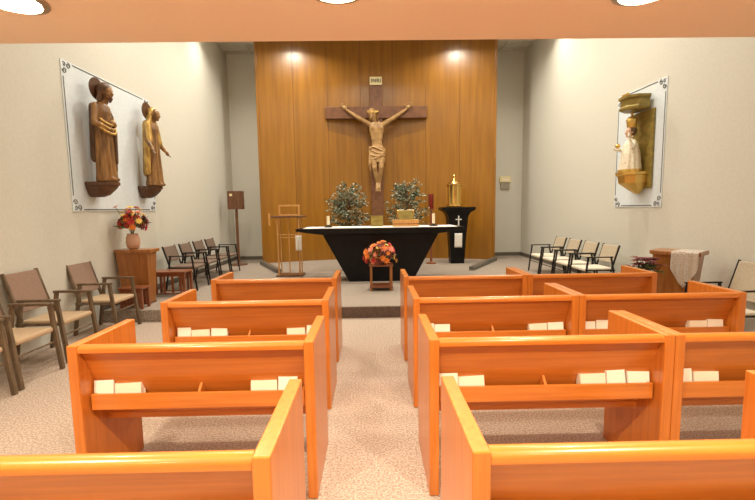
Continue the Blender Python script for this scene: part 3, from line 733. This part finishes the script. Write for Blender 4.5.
# veiled woman with lowered open hands
s2 = thing('statue', 'carved veiled female figure with lowered open hand and gilt cloak', 'statue', (-3.735, 7.28, 2.041)); s2.scale = (1, 1, .95)
m = MB()
robe(m, [(.002, .17, .21, .02, 0, 1), (.12, .155, .19, .02, 0, 1), (.5, .135, .165, .02, 0, .9), (.78, .125, .15, .02, 0, .6), (.88, .118, .145, .02, 0, .4), (1.0, .125, .165, .02, 0, .2), (1.08, .10, .165, .015, 0, 0), (1.13, .06, .10, .02, 0, 0), (1.16, .045, .05, .03, 0, 0)], 10, .18)
m.bone((.03, 0, 1.10), (.06, 0, 1.2), .045, .042)
for q in (-1, 1):
    m.bone((.0, q * .155, 1.05), (.02, q * .225, .80), .058, .055); m.bone((.02, q * .225, .80), (.14, q * .29, .66), .058, .036)
    hand(m, (.15, q * .295, .65), (.9, 0, .5), (.55, q * .35, -.75), (.3, -q * .9, -.1), .9)
    m.ball((.16, q * .06, .03), (.07, .038, .03))
m.sxy(.76); head(m, (.075, 0, 1.26), (1, -.05, -.12), .88); m.bone((.02, 0, 1.10), (.05, 0, 1.2), .042, .040)
m.fuse('figure', M['statue'], s2, .011, 3)
v = MB(); v.ball((.05, 0, 1.29), (.095, .098, .11)); v.ball((.0, 0, 1.17), (.075, .10, .13))
for q in (-1, 1):
    v.bone((.05, q * .078, 1.28), (.03, q * .11, 1.08), .028, .045); v.bone((.02, q * .15, 1.07), (.05, q * .20, .78), .066, .07); v.bone((.0, q * .19, .80), (-.03, q * .18, .25), .06, .07)
v.bone((-.09, 0, 1.10), (-.12, 0, .25), .08, .10); v.sxy(.80)
o = v.fuse('veil', M['statue_gold'], s2, .013, 5); o['label'] = 'gilt veil and cloak'
mm = MB().lathe([(.002, 0), (.145, .0), (.15, .008), (.145, .018), (.002, .02)], 32)
R_ = Matrix.Translation((-.06, 0, 1.33)) @ Matrix.Rotation(math.radians(90), 4, 'Y'); mm.v = [R_ @ q for q in mm.v]
mm.build('halo', M['statue_dark'], s2, smooth=40)

# shrine with a small crowned figure in a white gown (right wall); local +x comes out of the wall, turned by pi
sh = thing('shrine', 'gilt wall shrine with canopy, tall backboard and pointed corbel', 'shrine', (WR - .017, 6.68, 0), PI)
MB().box(0, .035, -.28, .28, 1.86, 3.07).build('backboard', M['olive'], sh, bevel=.008)
hx = lambda s_, d: [(0.036, -.20 * s_), (d * .5, -.20 * s_), (d * .78, -.10 * s_), (d * .78, .10 * s_), (d * .5, .20 * s_), (.036, .20 * s_)]
MB().rings([[(x, y, z) for x, y in hx(s_, d)] for s_, d, z in ((.9, .40, 3.08), (1, .44, 3.10), (1, .44, 3.13), (.95, .42, 3.15), (.95, .42, 3.24), (1.05, .46, 3.26), (1.05, .46, 3.30))]).build('canopy', M['olive'], sh)
cr = MB()
for k in range(9):
    y = -.08 + k * .02; cr.prism([(y - .01, 3.301), (y + .01, 3.301), (y, 3.345)], 'x', .30, .32)
cr.build('cresting', M['gold'], sh)
MB().rings([[(x, y, z) for x, y in hx(s_, d)] for s_, d, z in ((1.05, .46, 2.12), (1.05, .46, 2.08), (.95, .42, 2.06), (.9, .40, 1.95), (.5, .22, 1.84), (.2, .10, 1.78))]).build('corbel', M['gold'], sh)
s3 = thing('statue', 'small crowned figure in a wide white gown inside the gilt wall shrine', 'statue', (WR - .20, 6.69, 2.121), PI)
m = MB()
robe(m, [(.002, .15, .175, 0, 0, 1), (.05, .15, .173, 0, 0, 1), (.30, .125, .145, 0, 0, .7), (.45, .09, .115, 0, 0, .3), (.52, .05, .06, 0, 0, 0)], 11, .07)
m.bone((0, 0, .50), (.0, 0, .58), .035, .035); 
m.bone((0, .09, .46), (.06, .15, .38), .035, .03); m.bone((.06, .15, .38), (.11, .13, .52), .028, .02); hand(m, (.112, .13, .53), (1, 0, 0), (.1, 0, 1), (0, -1, 0), .55)
m.bone((0, -.09, .46), (.05, -.14, .36), .035, .03); m.bone((.05, -.14, .36), (.14, -.10, .37), .028, .02); hand(m, (.145, -.10, .37), (0, 0, 1), (1, .2, 0), (0, 1, 0), .55)
m.fuse('gown', M['gown'], s3, .008, 2)
m = MB(); head(m, (.015, 0, .635), (1, 0, 0), .72); m.bone((.0, 0, .52), (.0, 0, .6), .035, .035); m.fuse('head', M['boy'], s3, .007, 2)
MB().ball((-.01, 0, .655), (.072, .075, .080)).build('hair', M['bark'], s3, smooth=180)
c_ = MB(); c_.lathe([(.06, .70), (.068, .72), (.075, .78), (.085, .82), (.06, .86), (.02, .885), (.015, .90), (.022, .92), (.004, .945)], 18); c_.build('crown', M['gold'], s3, smooth=50)
MB().tube([(.145, -.10, .40), (.145, -.10, .405)], .02).ball((.15, -.10, .43), .038).build('orb', M['gold'], s3, smooth=60)
hm = MB()
robe(hm, [(.004, .157, .182, 0, 0, 1), (.045, .157, .180, 0, 0, 1)], 11, .07); hm.build('gilt_hem', M['gold'], s3, smooth=60)

# ------------------------------------------------------------------ crucifix
CX, CY = .18, 11.60
cf = thing('crucifix', 'large dark wood crucifix with carved figure on the curved panelling', 'crucifix', (CX, CY, 0))
MB().box(-.17, .17, -.02, .11, .95, 5.14).build('upright', M['crosswood'], cf, bevel=.008)
MB().box(-1.38, 1.38, -.045, .085, 4.05, 4.36).build('crossbeam', M['crosswood'], cf, bevel=.008)
MB().box(-.08, .08, .1105, panel_y(CX) - CY, 3.0, 3.5).build('wall_mount', M['crosswood'], cf)
pl = MB().box(-.165, .165, -.045, -.0205, 4.93, 5.14).build('title_plaque', M['ivoryplastic'], cf, bevel=.004)
cu = bpy.data.curves.new('lettering', 'FONT'); cu.body = 'INRI'; cu.size = .13; cu.extrude = .003; cu.align_x = 'CENTER'; cu.align_y = 'CENTER'; cu.space_character = 1.15
cu.offset = .004
lt0 = bpy.data.objects.new('lettering_curve', cu); COL.objects.link(lt0)
dg_ = bpy.context.evaluated_depsgraph_get(); dg_.update()
lme = bpy.data.meshes.new_from_object(lt0.evaluated_get(dg_)); bpy.data.objects.remove(lt0)
lme.materials.clear(); lme.materials.append(M['line'])
lt = bpy.data.objects.new('lettering', lme); COL.objects.link(lt); lt.parent = pl; lt.location = (0, -.049, 5.035); lt.rotation_euler = (PI / 2, 0, 0)
m = MB()
# torso
R = []
for z, rx, ry, cx, cy in ((3.08, .165, .115, .025, -.165), (3.18, .175, .12, .022, -.165), (3.32, .145, .10, .01, -.165), (3.42, .135, .095, .004, -.17), (3.58, .165, .115, -.002, -.18), (3.74, .195, .125, -.004, -.185), (3.85, .19, .11, -.004, -.18), (3.92, .11, .085, -.01, -.18), (3.96, .06, .06, -.02, -.19)):
    R.append([(cx + rx * math.cos(2 * PI * i / 24), cy + ry * math.sin(2 * PI * i / 24), z) for i in range(24)])
m.rings(R)
for s_ in (-1, 1):
    m.ball((s_ * .09, -.288, 3.75), (.085, .018, .06))
    for k in range(4): m.bone((s_ * .05, -.275 + .006 * k, 3.64 - k * .05), (s_ * .15, -.235, 3.60 - k * .05), .014, .012, 8)
    m.bone((s_ * .17, -.165, 3.86), (s_ * .53, -.13, 4.075), .070, .052); m.bone((s_ * .53, -.13, 4.075), (s_ * .81, -.085, 4.27), .050, .034)
    hand(m, (s_ * .81, -.085, 4.27), (0, -1, 0), (s_ * .55, -.1, .62), (s_ * .62, 0, -.55), 1.15)
m.bone((-.02, -.185, 3.90), (-.075, -.23, 4.02), .062, .056)
head(m, (-.105, -.27, 4.115), (-.22, -.85, -.42), 1.25, (-.25, -.2, 1))
for s_, kn, an in ((-1, (-.075, -.275, 2.70), (-.005, -.165, 2.30)), (1, (.105, -.265, 2.70), (.06, -.15, 2.30))):
    m.bone((.02 + s_ * .085, -.165, 3.12), kn, .105, .068); m.bone(kn, ((kn[0] + an[0]) / 2, -.205, 2.52), .066, .062); m.bone(((kn[0] + an[0]) / 2, -.205, 2.52), an, .062, .036)
    ft = (.02 + s_ * .035, -.205 - (0.035 if s_ < 0 else 0), 2.15)
    m.bone(an, ft, .038, .036); m.bone(ft, (ft[0], ft[1] - .01, 2.10), .036, .024)
    for q in range(5): m.bone((ft[0] - .03 + q * .015, ft[1] - .01, 2.12), (ft[0] - .034 + q * .017, ft[1] - .025, 2.07), .010, .008, 6)
fg = m.fuse('carved_figure', M['carved'], cf, .0095, 3)
m = MB(); rot = None
m.ball((-.085, -.225, 4.165), (.150, .13, .115)); m.ball((-.055, -.19, 4.07), (.135, .085, .13))
m.bone((-.19, -.27, 4.14), (-.165, -.25, 3.98), .035, .035); m.bone((-.0, -.26, 4.12), (.02, -.25, 3.93), .04, .035); m.bone((-.135, -.36, 4.00), (-.14, -.355, 3.94), .04, .024)
o = m.fuse('hair', M['statue'], fg, .011, 3)
c_ = MB()
for w in range(2):
    c_.tube([(-.09 + .150 * math.cos(a), -.24 + .145 * math.sin(a) + .01 * math.sin(5 * a + w * 2), 4.19 + .018 * math.sin(4 * a + w * 3) + .05 * math.sin(a)) for a in [2 * PI * k / 24 for k in range(25)]], .014, 6)
c_.build('crown_of_thorns', M['gold'], fg, smooth=80)
m = MB()
robe(m, [(2.84, .185, .135, .02, -.18, 1), (2.92, .19, .135, .02, -.18, 1), (3.10, .20, .14, .023, -.172, .7), (3.24, .185, .13, .02, -.168, .3), (3.28, .165, .115, .016, -.166, .2)], 7, .06)
m.bone((.02 - .19, -.20, 3.22), (.02 - .21, -.22, 2.80), .045, .05); m.bone((.02 - .21, -.22, 2.80), (.02 - .20, -.22, 2.62), .045, .02); m.ball((-.17, -.22, 3.22), .055)
for q in range(4): m.tube([(.02 + .2 * math.cos(a), -.175 + .145 * math.sin(a), 3.20 - q * .075 + .05 * math.sin(a * 2 + q)) for a in [PI + PI * k / 14 for k in range(15)]], .018, 6)
o = m.fuse('loincloth', M['carved'], fg, .011, 3)

# ------------------------------------------------------------------ lamps and light
def can(x, y, z, r, label, group, glow, power, size, col, spread=150, drop=0):
    z -= drop; t = thing('downlight', label, 'ceiling light', (x, y, z), 0, group)
    if drop: MB().lathe([(r * 1.2, 0), (r * 1.2, drop - .001)], 28).build('housing', M['ceil'], t, smooth=40)
    a = MB(); n_ = 32
    for rr, zz in ((r * 1.22, -.001), (r * 1.22, -.010), (r * 1.0, -.014), (r * 0.98, -.001)): pass
    R = [[(rr * math.cos(2 * PI * i / n_), rr * math.sin(2 * PI * i / n_), zz) for i in range(n_)] for rr, zz in ((r * 1.24, -.001), (r * 1.24, -.008), (r * 1.0, -.016), (r * 1.0, -.001))]
    a.rings(R, cap=False); a.build('trim_ring', M['trimring'], t, smooth=40)
    MB().lathe([(r * .97, -.002), (r * .90, -.014), (r * .6, -.026), (r * .2, -.031), (.002, -.032)], 28).build('lens', glow, t, smooth=180)
    l = bpy.data.lights.new('downlight_lamp', 'AREA'); l.shape = 'DISK'; l.size = size; l.energy = power; l.color = col; l.spread = math.radians(spread)
    o = bpy.data.objects.new('downlight_lamp', l); COL.objects.link(o); o.location = (x, y, z - .045)
    return t
WARM = (1.0, .83, .62); NEUT = (1.0, .91, .76)
LOWP, HIGHP = 22, 52
gl_ = 'recessed lamps in the low peach ceiling'
can(-1.92, 2.38, HLOW, .135, 'recessed ceiling lamp glowing at the top left corner', gl_, M['bulb'], LOWP * .6, .09, WARM)
can(-.165, 2.28, HLOW, .135, 'recessed ceiling lamp glowing at the top centre edge', gl_, M['bulb'], LOWP * .6, .09, WARM)
can(1.50, 2.33, HLOW, .135, 'recessed ceiling lamp glowing at the top right', gl_, M['bulb'], LOWP * .6, .09, WARM)
for y, pw in ((.55, 2.4), (-1.2, .7)):
    for x in (-1.93, -.17, 1.53):
        can(x, y, HLOW, .115, 'recessed ceiling lamp behind the photographer', 'recessed lamps behind the photographer', M['bulb'], LOWP * pw, .09, WARM)
gh = 'lamps in the high sanctuary ceiling'
for y, pw in ((4.6, .35), (6.6, 1.0), (8.6, 1.0)):
    for x in (-2.6, .2, 3.0):
        can(x, y, HC, .13, 'lamp in the high ceiling above the pews and platform', gh, M['bulb_high'], HIGHP * pw, .26, NEUT)
for x in (-1.55, 1.92):
    can(x, 10.55, HR, .11, 'lamp in the high ceiling washing the veneer panelling', gh, M['bulb_high'], 55, .22, NEUT, 150, .34)
for x, y in ((WL + .55, 9.9), (WR - .55, 9.6)):
    can(x, y, HC, .11, 'lamp in the high ceiling close to a side wall', gh, M['bulb_high'], 18, .2, NEUT, 120)

w = bpy.data.worlds.new('world'); SC.world = w; w.use_nodes = True
w.node_tree.nodes['Background'].inputs[0].default_value = (1, .9, .75, 1); w.node_tree.nodes['Background'].inputs[1].default_value = 0.05

# ------------------------------------------------------------------ camera
F, VX, VY, RL = 413.55, 371.2, 208.74, 0.0145
fy = Vector((VX - 377.5, -(VY - 250), -F)).normalized()
ri = Vector((math.cos(RL), math.sin(RL), 0)); wx = (ri - fy * ri.dot(fy)).normalized(); wz = wx.cross(fy)
cam = bpy.data.cameras.new('camera'); co = bpy.data.objects.new('camera', cam); COL.objects.link(co)
co.matrix_world = Matrix.Translation((0, 0, 1.6)) @ Matrix((wx, fy, wz)).to_4x4()
cam.sensor_width = 36; cam.lens = F / 755 * 36; cam.clip_start = .05
SC.camera = co
vs_ = SC.view_settings
SC.display_settings.display_device = 'sRGB'
vs_.view_transform = 'Standard'; vs_.look = 'None'; vs_.gamma = 1; vs_.use_curve_mapping = False
vs_.exposure = 0.1
SC.cycles.max_bounces = 8; SC.cycles.diffuse_bounces = 5; SC.cycles.sample_clamp_indirect = 6
SC.cycles.use_denoising = True
